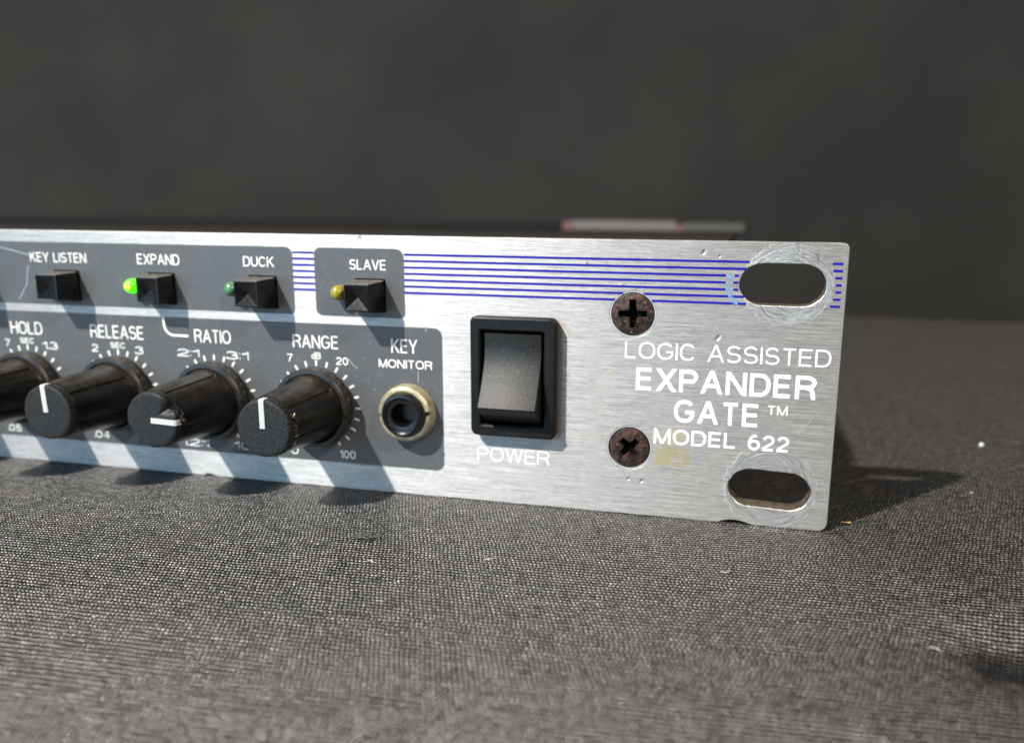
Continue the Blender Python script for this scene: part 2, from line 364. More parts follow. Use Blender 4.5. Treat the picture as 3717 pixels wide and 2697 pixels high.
def rrect(x0, x1, z0, z1, r, seg=8):
    if not isinstance(r, (list, tuple)): r = [r] * 4     # order: x1z1, x0z1, x0z0, x1z0
    pts = []
    for (cx, cz, a0, rr) in ((x1, z1, 0, r[0]), (x0, z1, 90, r[1]), (x0, z0, 180, r[2]), (x1, z0, 270, r[3])):
        sx = -1 if a0 in (0, 270) else 1; sz = -1 if a0 in (0, 90) else 1
        for i in range(seg + 1):
            a = rad(a0 + 90 * i / seg); pts.append((cx + sx * rr + rr * cos(a), cz + sz * rr + rr * sin(a)))
    return pts
def slab(name, loops, y0, y1, bevel=0.0, wall_mat_from=None):
    """flat plate in the xz plane with outline loops[0] and holes loops[1:]; front at y0, back at y1"""
    cu = bpy.data.curves.new(name, 'CURVE'); cu.dimensions = '2D'; cu.fill_mode = 'BOTH'
    for L in loops:
        sp = cu.splines.new('POLY'); sp.points.add(len(L) - 1); sp.use_cyclic_u = True
        for p, (x, z) in zip(sp.points, L): p.co = (x, z, 0, 1)
    th = abs(y1 - y0); cu.extrude = th / 2 - bevel; cu.bevel_depth = bevel; cu.bevel_resolution = 1; cu.offset = -bevel
    o = bpy.data.objects.new('tmp', cu); COL.objects.link(o)
    dg = bpy.context.evaluated_depsgraph_get(); me = bpy.data.meshes.new_from_object(o.evaluated_get(dg)); bpy.data.objects.remove(o)
    me.name = name
    yc = (y0 + y1) / 2
    for v in me.vertices: x, z, h = v.co; v.co = (x * S, (yc - h) * S, z * S)
    me.materials.clear(); me.update(); return fix(me)
def box_mesh(name, x0, x1, y0, y1, z0, z1, bev=0.2):
    bm = bmesh.new(); bmesh.ops.create_cube(bm, size=1)
    for v in bm.verts: v.co = Vector(((x0 + x1) / 2 + v.co.x * (x1 - x0), (y0 + y1) / 2 + v.co.y * (y1 - y0), (z0 + z1) / 2 + v.co.z * (z1 - z0))) * S
    if bev: bmesh.ops.bevel(bm, geom=bm.edges[:], offset=bev * S, segments=2, affect='EDGES', profile=0.6)
    me = bpy.data.meshes.new(name); bm.to_mesh(me); bm.free(); return me
def ribbon(vs, fs, pts, w, y, closed=False, cut=True, zlim=None):
    """a flat stroke of width w along pts in the xz plane"""
    n = len(pts); P = [Vector(p) for p in pts]; base = len(vs)
    for i in range(n):
        a = P[(i - 1) % n] if (closed or i > 0) else None; b = P[(i + 1) % n] if (closed or i < n - 1) else None
        d1 = (P[i] - a).normalized() if a is not None else None; d2 = (b - P[i]).normalized() if b is not None else None
        if d1 is None: d1 = d2
        if d2 is None: d2 = d1
        n1 = Vector((-d1.y, d1.x)); n2 = Vector((-d2.y, d2.x)); m = (n1 + n2)
        m = m.normalized() if m.length > 1e-6 else n1
        k = 1 / max(0.62, m.dot(n1)); l = P[i] + m * (w / 2 * k); r = P[i] - m * (w / 2 * k)
        if cut and not closed and i in (0, n - 1) and zlim and abs(d1.y) > 0.3:
            for lim in zlim:
                if abs(P[i].y - lim) < 1e-3:
                    l = l + d1 * ((lim - l.y) / d1.y); r = r + d1 * ((lim - r.y) / d1.y)
        vs.append((l.x, y, l.y)); vs.append((r.x, y, r.y))
    for i in range(n if closed else n - 1):
        j = (i + 1) % n
        fs.append((base + 2 * i, base + 2 * j, base + 2 * j + 1, base + 2 * i + 1))

# ------------------------------------------------------------------ stroke lettering
def arc(cx, cy, rx, ry, a0, a1, n=14):
    return [(cx + rx * cos(rad(a0 + (a1 - a0) * i / n)), cy + ry * sin(rad(a0 + (a1 - a0) * i / n))) for i in range(n + 1)]
def sq(cx, cy, rx, ry, a0, a1, n=18, e=0.86):   # slightly squared arc
    o = []
    for i in range(n + 1):
        a = rad(a0 + (a1 - a0) * i / n); c, s = cos(a), sin(a)
        o.append((cx + rx * math.copysign(abs(c) ** e, c), cy + ry * math.copysign(abs(s) ** e, s)))
    return o
G = {
 'A': (.80, [[(0, 0), (.5, 1)], [(1, 0), (.5, 1)], [(.17, .32), (.83, .32)]]),
 'B': (.68, [[(0, 0), (0, 1)], [(0, 1), (.55, 1)] + arc(.6, .76, .35, .24, 80, -80, 8) + [(0, .52)], [(0, 0), (.55, 0)] + arc(.6, .26, .4, .26, -80, 80, 8) + [(.1, .52)]]),
 'C': (.76, [sq(.5, .5, .5, .5, 36, 324)]),
 'D': (.72, [[(0, 0), (0, 1), (.42, 1)] + sq(.45, .5, .55, .5, 85, -85, 16) + [(.42, 0)], [(0, 0), (.45, 0)]]),
 'E': (.62, [[(1, 1), (0, 1), (0, 0), (1, 0)], [(0, .52), (.93, .52)]]),
 'G': (.80, [sq(.5, .5, .5, .5, 38, 300) + [(.8, .06), (.98, .25), (.98, .46), (.55, .46)]]),
 'H': (.72, [[(0, 0), (0, 1)], [(1, 0), (1, 1)], [(0, .53), (1, .53)]]),
 'I': (.0, [[(0, 0), (0, 1)]]),
 'K': (.72, [[(0, 0), (0, 1)], [(0, .34), (.92, 1)], [(.33, .60), (1, 0)]]),
 'L': (.56, [[(0, 1), (0, 0), (1, 0)]]),
 'M': (.86, [[(0, 0), (0, 1)], [(1, 0), (1, 1)], [(0, 1), (.5, 0)], [(1, 1), (.5, 0)]]),
 'N': (.74, [[(0, 0), (0, 1)], [(1, 0), (1, 1)], [(0, 1), (1, 0)]]),
 'O': (.82, [('c', sq(.5, .5, .5, .5, 0, 345, 23))]),
 'P': (.66, [[(0, 0), (0, 1)], [(0, 1), (.55, 1)] + arc(.6, .74, .4, .26, 80, -80, 10) + [(.0, .48)]]),
 'R': (.72, [[(0, 0), (0, 1)], [(0, 1), (.55, 1)] + arc(.58, .75, .4, .25, 80, -80, 10) + [(.0, .5)], [(.5, .5), (.80, .42), (.90, .25), (.97, 0)]]),
 'S': (.68, [sq(.5, .745, .45, .255, 22, 265, 14, .95)[:-1] + sq(.5, .26, .5, .26, 88, -158, 16, .95)]),
 'T': (.66, [[(0, 1), (1, 1)], [(.5, 1), (.5, 0)]]),
 'U': (.70, [[(0, 1), (0, .35)] + arc(.5, .35, .5, .35, 180, 360, 12) + [(1, 1)]]),
 'V': (.74, [[(0, 1), (.5, 0)], [(1, 1), (.5, 0)]]),
 'W': (1.08, [[(0, 1), (.25, 0)], [(.5, 1), (.25, 0)], [(.5, 1), (.75, 0)], [(1, 1), (.75, 0)]]),
 'X': (.74, [[(0, 0), (1, 1)], [(0, 1), (1, 0)]]),
 'Y': (.74, [[(0, 1), (.5, .42)], [(1, 1), (.5, .42)], [(.5, .45), (.5, 0)]]),
 '0': (.54, [('c', sq(.5, .5, .5, .5, 0, 345, 23, .9))]),
 '1': (.30, [[(0, .74), (.75, .84), (1, 1)], [(1, 1), (1, 0)]]),
 '2': (.54, [arc(.5, .71, .48, .29, 168, -30, 12) + [(.02, .1), (0, 0), (1, 0)]]),
 '3': (.54, [arc(.48, .76, .44, .24, 160, -85, 10), arc(.48, .27, .52, .27, 85, -165, 12)]),
 '4': (.54, [[(.76, 0), (.76, 1), (0, .27), (1, .27)]]),
 '5': (.54, [[(.92, 1), (.16, 1), (.06, .47)] + arc(.48, .33, .52, .33, 125, -160, 12)]),
 '6': (.54, [('c', arc(.5, .31, .5, .31, 0, 345, 18)), arc(.56, .45, .56, .55, 185, 68, 10)]),
 '7': (.54, [[(0, 1), (1, 1), (.55, .5), (.35, 0)]]),
 'd': (.52, [('c', arc(.5, .33, .5, .33, 0, 345, 16)), [(1, 0), (1, 1)]]),
 '.': (.0, [[(0, 0.0), (0, .17)]]),
 ':': (.0, [[(0, 0), (0, .17)], [(0, .70), (0, .87)]]),
}
def word(text, x0, x1, z0, h, w, mat, parent, y=-0.045, gap=0.30, space=0.42, name='lettering'):
    """text between x0 and x1 (outer edges), baseline z0, cap height h, stroke w"""
    gl = [(c, G[c][0] * h if c != ' ' else None) for c in text]
    fixed = sum(w for c in text if c != ' '); var = sum(g for c, g in gl if g is not None)
    var += sum(gap * h * (0.5 if (text[i] in '.:' or text[i + 1] in '.:') else 1) for i in range(len(text) - 1) if text[i] != ' ' and text[i + 1] != ' ') * 0.42
    var += sum(space * h * 1.6 for c in text if c == ' ')
    k = (x1 - x0 - fixed) / var
    vs, fs, x, ly = [], [], x0, 0
    for i, (c, g) in enumerate(gl):
        if c == ' ': x += space * h * 1.6 * k; continue
        gw = g * k
        for st in G[c][1]:
            closed = isinstance(st, tuple); pts = st[1] if closed else st
            q = []
            for (px, pz) in pts:
                zz = w / 2 + pz * (h - w)
                q.append([x + w / 2 + px * gw, z0 + zz])
            if not closed:
                for e, e2 in ((0, 1), (-1, -2)):
                    if abs(q[e][1] - q[e2][1]) > 1e-4 and c not in ':CGS2356':
                        if pts[e][1] == 0: q[e][1] = z0
                        if pts[e][1] == 1: q[e][1] = z0 + h
            ribbon(vs, fs, q, w, y - 0.0015 * (ly % 6), closed, zlim=(z0, z0 + h)); ly += 1
        x += gw + w
        if i + 1 < len(text) and text[i + 1] != ' ':
            x += gap * h * 0.42 * k * (0.5 if (c in '.:' or text[i + 1] in '.:') else 1)
    o = link(name, mesh(name, vs, fs), mat, parent)
    return o

# ------------------------------------------------------------------ setting: cloth covered bench and backdrop
def bench_z(x, y):
    z = 0.0
    z += -2.0 * math.exp(-(((x - 19) / 10.0) ** 2 + ((y + 33) / 7.0) ** 2))
    far = max(0.0, -y - 22) / 40.0
    z += 0.9 * far * noise.noise(Vector((x * 0.02, y * 0.03, 3.1)))
    z += 0.7 * min(1, max(0, y - 50) / 100) * noise.noise(Vector((x * 0.012, y * 0.012, 8.1)))
    return z
def grid(name, xs, ys, f):
    vs = [(x, y, f(x, y)) for y in ys for x in xs]; nx = len(xs)
    fs = [(j * nx + i, j * nx + i + 1, (j + 1) * nx + i + 1, (j + 1) * nx + i) for j in range(len(ys) - 1) for i in range(nx - 1)]
    return mesh(name, vs, fs, None, 180)
xs = [-620 + 20 * i for i in range(20)] + [-220 + 2.5 * i for i in range(117)] + [80 + 20 * i for i in range(22)]
ys = [-260 + 20 * i for i in range(8)] + [-100 + 2.5 * i for i in range(81)] + [110 + 15 * i for i in range(15)] + [326, 331]
def bz(x, y):
    return bench_z(x, y) - (3.0 if y > 330 else (0.6 if y > 325 else 0))
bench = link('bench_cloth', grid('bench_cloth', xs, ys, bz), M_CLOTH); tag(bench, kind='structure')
def back_f(n_=60):
    vs, fs = [], []; prof = [(334, -160), (340, -60), (352, 0), (356, 120), (360, 300), (362, 620)]
    for (y, z) in prof:
        for i in range(n_ + 1):
            x = -900 + 1500 * i / n_
            vs.append((x, y + (16 if z > -50 else 2) * noise.noise(Vector((x * 0.0055, z * 0.0035, 1.7))), z))
    for j in range(len(prof) - 1):
        for i in range(n_): a = j * (n_ + 1) + i; fs.append((a, a + 1, a + n_ + 2, a + n_ + 1))
    return mesh('backdrop', vs, fs, None, 180)
tag(link('backdrop', back_f(), M_BACK), kind='structure')

# ------------------------------------------------------------------ the rack unit
unit = empty('rack_unit')
tag(unit, 'silver brushed aluminium rack unit with black knobs, grey printed panels and worn mounting slots', 'audio rack unit')

PT = 3.3    # plate thickness
def slot_loop(cx, cz, hw, hh, jit, seed, sag=0.0):
    pts = []; r = hh; n = 14
    for side in (1, -1):
        for i in range(n + 1):
            a = rad(-90 + 180 * i / n) if side == 1 else rad(90 + 180 * i / n)
            pts.append((cx + side * (hw - r * 1.12) + 1.12 * r * cos(a), cz + r * sin(a) + sag * side))
    out = []
    for (x, z) in pts:
        out.append((x + jit * noise.noise(Vector((x * 1.3, z * 1.3, seed))), z + jit * noise.noise(Vector((z * 1.3, x * 1.3, seed + 4)))))
    return out[::-1]
slot1 = slot_loop(-9.0, 37.5, 6.15, 3.05, 0.10, 1.0)
slot2 = slot_loop(-8.95, 6.05, 6.15, 2.98, 0.16, 6.0, -0.1)
# outline, with a nicked lower edge
out = []
for (x, z) in rrect(-482.6, 0, 0, 43.7, [0.9, 2, 2, 1.5], 8):
    out.append((x, z))
low = []
x = -480.0
while x < -2.0:
    step = 0.9 if x > -160 else 6
    z = 0.0
    if x > -60: z += max(0, 0.10 * noise.noise(Vector((x * 0.8, 0, 2))))
    if -16.3 < x < -11.6: z = 0.62 * math.sin(PI * (x + 16.3) / 4.7) ** 0.6
    if -108.6 < x < -107: z = 0.35
    low.append((x, z)); x += step
i0 = max(i for i, (x, z) in enumerate(out) if x < -400)
out = out[:i0 + 1] + low + out[i0 + 1:]
scr = [(-30.9, 32.4), (-30.85, 11.15)]
holes = [[(cx + 3.52 * cos(-rad(a)), cz + 3.52 * sin(-rad(a))) for a in range(0, 360, 10)] for cx, cz in scr]
swh = rrect(-56.2, -43.2, 12.6, 30.6, 0.5, 3)[::-1]
pm = slab('face_panel', [out, slot1, slot2] + holes + [swh], 0.0, PT, 0.16)
pm.materials.append(M_PANEL); pm.materials.append(M_EDGE)
for f in pm.polygons:
    c = f.center / S
    if abs(f.normal.y) < 0.5 and -16 < c.x < -2 and (2.5 < c.z < 9.8 or 34 < c.z < 41): f.material_index = 1
panel = link('face_panel', pm, [], unit)
# grey printed fields
def patch(x0, x1, z0, z1, r):
    return link('printed_field', slab('printed_field', [rrect(x0, x1, z0, z1, r)], -0.03, 0.001, 0), M_PATCH, panel)
patch(-400, -88.62, 30.32, 41.62, [1.35, 1.35, 1.35, 0.75]); patch(-84.62, -68.52, 30.30, 41.62, [1.5, 1.2, 1.2, 0.9]); patch(-420, -62.15, 4.68, 28.94, 1.45)
# seven blue rules, broken where the printed field, the screw and the upper slot interrupt them
for k in range(7):
    z = 40.73 - k * (40.73 - 34.57) / 6
    vs, fs = [], []
    d = math.sqrt(max(0, 6.5 ** 2 - (z - 37.5) ** 2 * 1.12))
    xl = -8.15 - max(d, 5.4) - 0.1 + random.uniform(-.3, .3)
    xr = -8.15 + max(d, 5.9) + 0.1 + random.uniform(-.1, .1)
    if k in (2, 3, 4): xl = -17.0 + random.uniform(-.2, .2)
    segs = [(-88.6, -84.65), (-68.5, xl), (xr, -0.75)]
    if k == 6: segs[1] = (-68.5, -14.0)
    if k in (2, 3, 4): segs.append((-15.9 + random.uniform(-.2, .2), -15.3))
    for (a, b) in segs:
        n_ = max(2, int((b - a) / 2)); pts = [(a + (b - a) * i / n_, z + 0.012 * noise.noise(Vector((i * 2.1, k, 0)))) for i in range(n_ + 1)]
        if k >= 5:       # clear the screw hole
            pts1 = [p for p in pts if p[0] < -30.9 - 3.6]; pts2 = [p for p in pts if p[0] > -30.9 + 3.6]
            if pts1 and pts2 and (k == 6 or False):
                xx = math.sqrt(max(0, 3.56 ** 2 - (z - 32.4) ** 2))
                ribbon(vs, fs, pts1 + [(-30.9 - xx, z)], 0.35, -0.03); ribbon(vs, fs, [(-30.9 + xx, z)] + pts2, 0.35, -0.03); continue
            if pts1 and pts2 and z - 32.4 < 3.56:
                xx = math.sqrt(max(0, 3.56 ** 2 - (z - 32.4) ** 2))
                ribbon(vs, fs, pts1 + [(-30.9 - xx, z)], 0.35, -0.03); ribbon(vs, fs, [(-30.9 + xx, z)] + pts2, 0.35, -0.03); continue
        ribbon(vs, fs, pts, 0.35, -0.03)
    link('blue_rule', mesh('blue_rule', vs, fs), M_BLUE, panel)
vs, fs = [], []
ribbon(vs, fs, [(-16.5, 39.1), (-16.55, 38), (-16.75, 37), (-16.6, 36.2), (-16.3, 35.6), (-16.0, 35.0), (-15.2, 34.75)], 0.75, -0.034)
link('blue_smear', mesh('blue_smear', vs, fs), M_SMEAR, panel)

W = M_WHITE
T = [('KEY LISTEN', -141.8, -129.7, 38.05, 1.72, .24, W), ('EXPAND', -119.05, -110.5, 38.1, 1.80, .24, W), ('DUCK', -97.95, -92.1, 38.2, 1.68, .24, W),
     ('SLAVE', -78.2, -71.65, 38.12, 1.66, .24, W), ('HOLD', -148.1, -141.0, 24.6, 2.3, .29, W), ('RELEASE', -130.4, -119.1, 24.6, 2.35, .29, W),
     ('RATIO', -108.65, -101.4, 24.65, 2.3, .29, W), ('RANGE', -89.35, -80.8, 24.65, 2.2, .29, W), ('SEC', -146.3, -143.1, 22.83, 1.05, .19, W),
     ('SEC', -126.4, -123.2, 22.83, 1.05, .19, W), ('dB', -85.95, -84.2, 22.77, 1.15, .20, W), ('7', -149.85, -148.6, 22.1, 1.35, .22, W),
     ('1.3', -141.4, -137.95, 21.93, 1.4, .22, W), ('2', -130.45, -129.1, 21.97, 1.4, .22, W), ('3', -121.3, -119.5, 21.93, 1.4, .22, W),
     ('2:1', -112.45, -107.95, 22.0, 1.33, .22, W), ('3:1', -102.6, -98.1, 21.93, 1.4, .22, W), ('7', -90.7, -89.5, 22.1, 1.35, .22, W),
     ('20', -81.35, -79.15, 21.98, 1.32, .22, W), ('KEY', -71.15, -66.55, 24.55, 2.3, .27, W), ('MONITOR', -73.5, -63.95, 21.97, 1.42, .23, W),
     ('.05', -151.6, -148.5, 5.5, 1.35, .22, W), ('.04', -131.9, -128.5, 5.6, 1.32, .22, W), ('1.2:1', -113.2, -107.4, 5.5, 1.35, .22, W),
     ('10:1', -102.25, -97.3, 5.55, 1.45, .22, W), ('0', -90.8, -89.4, 5.55, 1.35, .22, W), ('100', -81.45, -78.45, 5.5, 1.42, .22, W),
     ('POWER', -56.2, -43.85, 7.1, 2.35, .27, M_WHITE_P), ('LOGIC ASSISTED', -31.95, -1.35, 25.57, 2.62, .34, M_WHITE_W),
     ('EXPANDER', -30.1, -3.1, 20.6, 3.58, .66, M_WHITE_W), ('GATE', -24.0, -11.05, 15.82, 3.60, .62, M_WHITE_W),
     ('TM', -10.0, -7.0, 17.92, 1.42, .25, M_WHITE_W), ('MODEL 622', -27.0, -6.45, 12.18, 2.45, .44, M_WHITE_W)]
for (t, x0, x1, z0, h, w, m) in T: word(t, x0, x1, z0, h, w * (0.93 if h > 3 else 0.88 if z0 > 12 and m is M_WHITE_W else 0.82), m, panel)
vs, fs = [], []
cor = [(-114.75, 28.94), (-114.7, 27.6)] + [(-114.7 + 1.9 * (1 - cos(rad(a))), 27.6 - 1.9 * sin(rad(a))) for a in range(10, 91, 10)] + [(-109.9, 25.68)]
ribbon(vs, fs, cor, 0.36, -0.045, cut=False); link('bracket_line', mesh('bracket_line', vs, fs), W, panel)

for pts in ([(-3.26, 18.03), (-4.2, 16.4), (-5.29, 15.0)], [(-142.5, 37.3), (-143.2, 34), (-145.2, 31.2)], [(-148.3, 40.6), (-145, 39.9), (-142.1, 39.3)],
            [(-79.0, 23.1), (-78.2, 22.0), (-77.35, 21.5)], [(-66.45, 21.6), (-66.5, 19.8)], [(-89.63, 42.55), (-89.67, 41.7)], [(-12, 22.6), (-6, 22.75), (-1.2, 22.7)],
            [(-18.3, 31.1), (-18.0, 30.6), (-17.75, 30.4)], [(-23.7, 23.9), (-23.65, 16.5)], [(-104, 14), (-103, 13.2)], [(-50.5, 3.6), (-47.2, 3.9)], [(-40.2, 8.1), (-36.9, 8.0)]):
    vs, fs = [], []; ribbon(vs, fs, pts, 0.07, -0.052 if pts[0][0] > -60 else -0.04, cut=False)
    link('scratch', mesh('scratch', vs, fs), M_RIM, panel)

# knobs
KX, KS, KZ = -85.16, 19.871, 14.56
def knob(i, grooves, ptr, damage=None):
    cx = KX - KS * i
    # the printed scale stays with the panel
    vs, fs = [], []
    for a in range(-150, 151, 15):
        t = rad(a); r1, r2 = (7.05, 8.0) if abs(a) < 150 else (7.2, 7.8)
        ribbon(vs, fs, [(cx + r1 * sin(t), KZ + r1 * cos(t)), (cx + r2 * sin(t), KZ + r2 * cos(t))], 0.32, -0.045, cut=False)
    link('dial_scale', mesh('dial_scale', vs, fs), W, panel)
    angs = set(round(2 * PI * k / 96, 5) for k in range(96)); gset = []
    for g in grooves:
        t = rad(g) % (2 * PI); angs = {a for a in angs if abs((a - t + PI) % (2 * PI) - PI) > 0.05}
        for d in (-0.036, -0.022, 0.0, 0.022, 0.036): angs.add(round((t + d) % (2 * PI), 5))
        gset.append(t)
    angs = sorted(angs)
    def rf(j, t, r, y):
        if 3 <= j <= 9:
            for g in gset:
                if abs((t - g + PI) % (2 * PI) - PI) < 0.024: r -= 0.32
        return r
    prof = [(-2.6, 5.9), (-3.0, 5.75), (-3.2, 5.6), (-3.4, 5.52), (-5.5, 5.40), (-8, 5.24), (-11, 5.04), (-13.5, 4.87), (-14.7, 4.78), (-15.0, 4.74), (-15.2, 4.62), (-15.25, 4.45), (-15.4, 4.3)]
    def yf(j, t, r, y):
        if damage == 'chip' and j >= 9:
            d = math.exp(-(((math.degrees(t) - 68) / 20) ** 2)); y += 0.9 * d
        return y
    body = link('control_knob', lathe('control_knob', prof, angs=angs, rfun=rf, yfun=yf), M_KNOB, unit, (cx, 0, KZ))
    link('knob_skirt', lathe('knob_skirt', [(-0.9, 6.3), (-1.0, 6.75), (-1.3, 6.95), (-2.3, 6.98), (-2.65, 6.9), (-2.85, 6.7), (-2.9, 6.1)], 96, cap=False), M_SKIRT, body)
    link('knob_base', lathe('knob_base', [(-0.04, 6.6), (-0.6, 6.62), (-1.0, 6.5)], 72), M_DIRT, body)
    def rc(j, t, r, y):
        if damage == 'chip':
            a = math.degrees(t) % 360
            # flat shaved off low on the left, bite out of the upper right rim
            c = cos(rad(a - 222)); 
            if c > 0.2: r = min(r, 3.75 / c)
            r -= 0.9 * math.exp(-(((a - 56) / 13) ** 2)) + 0.35 * math.exp(-(((a - 84) / 5) ** 2)) * 0
            r += 0.07 * noise.noise(Vector((a * 0.06, j * 0.6, 2)))
        if damage == 'fray':
            a = math.degrees(t) % 360
            if 35 < a < 140: r += 0.16 * noise.noise(Vector((a * 0.25, j * 0.9, 5)))
        return r
    def yc(j, t, r, y):
        if damage == 'chip' and j >= 1:
            a = math.degrees(t) % 360; k_ = max(0, min(1, (r - 2.3) / 1.6)); y += (0.65 + 0.5 * noise.noise(Vector((a * 0.12, r * 1.7, 4)))) * math.exp(-(((a - 56) / 14) ** 2)) * k_ * k_
        return y
    cp = [(-15.1, 4.5), (-15.35, 4.58), (-16.0, 4.58), (-16.3, 4.48), (-16.42, 4.25), (-16.42, 3.9), (-16.42, 3.5), (-16.42, 3.1), (-16.42, 2.7), (-16.42, 2.3), (-16.42, 1.2)]
    link('knob_face', lathe('knob_face', cp, 120, rfun=rc, yfun=yc, smooth=40), M_CAP, body)
    # pointer: a white bar let into the face and folded over its rim
    t = rad(ptr); d = Vector((sin(t), cos(t))); nn = Vector((d.y, -d.x)); hw = 0.42
    pv, pf = [], []
    ends = [(-16.62, 0.05), (-16.62, 4.35), (-16.45, 4.62), (-15.3, 4.66)]
    for (y, r) in ends:
        for s in (-1, 1): q = d * r + nn * (s * hw); pv.append((q.x, y, q.y))
    for (y, r) in ends:
        for s in (-1, 1): q = d * max(0.05, (r - 0.3 if r > 1 else r)) + nn * (s * hw); pv.append((q.x, max(y + 0.35, -16.25) if y < -15.6 else y, q.y))
    for a in range(3):
        pf.append((2 * a, 2 * a + 1, 2 * a + 3, 2 * a + 2)); pf.append((8 + 2 * a, 8 + 2 * a + 1, 8 + 2 * a + 3, 8 + 2 * a + 2))
        pf.append((2 * a, 2 * a + 2, 8 + 2 * a + 2, 8 + 2 * a)); pf.append((2 * a + 1, 2 * a + 3, 8 + 2 * a + 3, 8 + 2 * a + 1))
    pf.append((0, 1, 9, 8)); pf.append((6, 7, 15, 14))
    link('pointer_line', fix(mesh('pointer_line', pv, pf)), M_POINTER, body)
    if damage == 'fray':
        vs, fs = [], []
        rr = random.Random(4)
        for q in range(150):
            a = rad(rr.gauss(88, 24)); 
            if not rad(42) < a < rad(128): continue
            y = -15.15 + rr.uniform(-0.35, 0.75); r = 4.66 + rr.uniform(-0.05, 0.12)
            c = Vector((r * sin(a), y, r * cos(a))); b = len(vs)
            L = rr.uniform(0.1, 0.45)
            for k in range(3):
                vs.append(tuple(c + Vector((rr.uniform(-1, 1), rr.uniform(-1, 1), rr.uniform(-1, 1))) * L * 0.6 + Vector((sin(a), 0, cos(a))) * 0.12))
            fs.append((b, b + 1, b + 2))
        o = link('frayed_rim', mesh('frayed_rim', vs, fs), M_GOLD, body); tag(o, kind='stuff')
    if damage == 'chip':
        vs = [(4.4, -16.0, -0.25), (4.75, -15.2, 0.5), (5.35, -15.1, 0.05), (4.75, -14.9, -0.75), (4.9, -14.2, -0.1)]
        link('torn_flap', fix(mesh('torn_flap', vs, [(0, 1, 2), (0, 2, 3), (1, 4, 2), (2, 4, 3), (0, 3, 4, 1)])), M_DIRT, body)
    return body
g0 = [49, 109, 169, 229, 289, 349]
knob(0, g0, 0, 'fray'); knob(1, [25, 106, 166, 226, 286, 340], 92, 'chip'); knob(2, [49, 74 + 40, 174, 234, 294, 350], -3); knob(3, [40, 66, 120, 180, 240, 300], 10); knob(4, g0, -40)

# square push buttons, front face dished into four facets
def button(cx, dep):
    bz0 = 33.88; b, f = 2.60, 2.10; vs = []; y0 = 0.5
    def sqr(h, y, dz=0.0): 
        for (sx, sz) in ((-1, -1), (1, -1), (1, 1), (-1, 1)): vs.append((sx * h, y, sz * h + dz))
    sqr(b, y0); sqr(b, -0.5); sqr(b - 0.12, -0.9); sqr(f + 0.06, -dep + 0.15, .08); sqr(f, -dep, .08); sqr(f - 0.14, -dep - 0.02, .08)
    vs.append((0, -dep + 0.75, .08)); fs = []
    for k in range(5):
        for i in range(4): j = (i + 1) % 4; fs.append((4 * k + i, 4 * k + j, 4 * k + 4 + j, 4 * k + 4 + i))
    for i in range(4): fs.append((20 + i, 20 + (i + 1) % 4, 24))
    link('push_button', fix(mesh('push_button', vs, fs)), M_BUTTON, unit, (cx, 0, bz0))
    # dark clearance gap round the stem
    link('button_opening', slab('button_opening', [rrect(cx - 2.75, cx + 2.78, bz0 - 2.75, bz0 + 2.85, 0.2, 2)], -0.045, 0.0, 0), M_HOLE_SHADE, panel)
for i, dep in ((0, 5.1), (1, 5.0), (2, 3.8), (3, 4.7), (4, 5.1)): button(-74.62 - KS * i, dep)
# indicator lamps
def led(cx, mat):
    pr = [(0.2, 1.24), (-0.9, 1.24), (-1.4, 1.23), (-1.8, 1.16), (-2.1, 1.02), (-2.35, 0.78), (-2.5, 0.45), (-2.54, 0.15)]
    return link('indicator_lamp', lathe('indicator_lamp', pr, 40, smooth=80), mat, unit, (cx, 0, 34.3))
led(-79.75, M_LED_Y)['label'] = 'unlit yellow indicator lamp'
led(-79.75 - KS, M_LED_G)['label'] = 'unlit green indicator lamp'
led(-79.75 - 2 * KS, M_LED_ON)['label'] = 'green indicator lamp glowing bright'
led(-78.75 - 3 * KS, M_LED_G)['label'] = 'unlit green indicator lamp'
led(-79.75 - 4 * KS, M_LED_G)['label'] = 'unlit green indicator lamp'

# headphone socket: brass nut split by a screwdriver slot, black bushing
JX, JZ = -68.25, 14.6
def ring_arc(name, r0, r1, y0, y1, a0, a1, n=56):
    vs, fs = [], []
    prof = [(y1, r0), (y0 + 0.12, r0), (y0, r0 + 0.12), (y0, r1 - 0.35), (y0 + 0.28, r1), (y1, r1 + 0.18)]
    m = len(prof)
    for i in range(n + 1):
        t = rad(a0 + (a1 - a0) * i / n)
        for (y, r) in prof: vs.append((r * sin(t), y, r * cos(t)))
    for i in range(n):
        for j in range(m): k = (j + 1) % m; fs.append((i * m + j, i * m + k, (i + 1) * m + k, (i + 1) * m + j))
    fs.append(tuple(range(m))); fs.append(tuple(n * m + j for j in range(m)))
    return fix(mesh(name, vs, fs, None, 30))
jack = link('jack_nut', ring_arc('jack_nut', 3.78, 4.62, -2.35, -0.9, -90, 80), M_BRASS, unit, (JX, 0, JZ))
link('nut_half', ring_arc('nut_half', 3.78, 4.62, -2.35, -0.9, 91, 259), M_BRASS, jack)
link('nut_flange', lathe('nut_flange', [(-0.0, 4.85), (-0.8, 4.85), (-1.15, 4.66), (-1.2, 3.9)], 72, cap=False), M_BRASS, jack)
bush = lathe('jack_bushing', [(-0.5, 3.74), (-2.5, 3.74), (-2.95, 3.68), (-3.25, 3.45), (-3.35, 3.12), (-3.2, 2.85), (-2.95, 2.78), (-2.92, 2.62), (-2.92, 2.25), (-2.85, 2.02), (-2.6, 1.9), (-2.0, 1.86), (6, 1.8)], 80, cap=True, mi=[0] * 9 + [1] * 4)
link('jack_bushing', bush, [M_BUSH, M_HOLE_SHADE], jack)
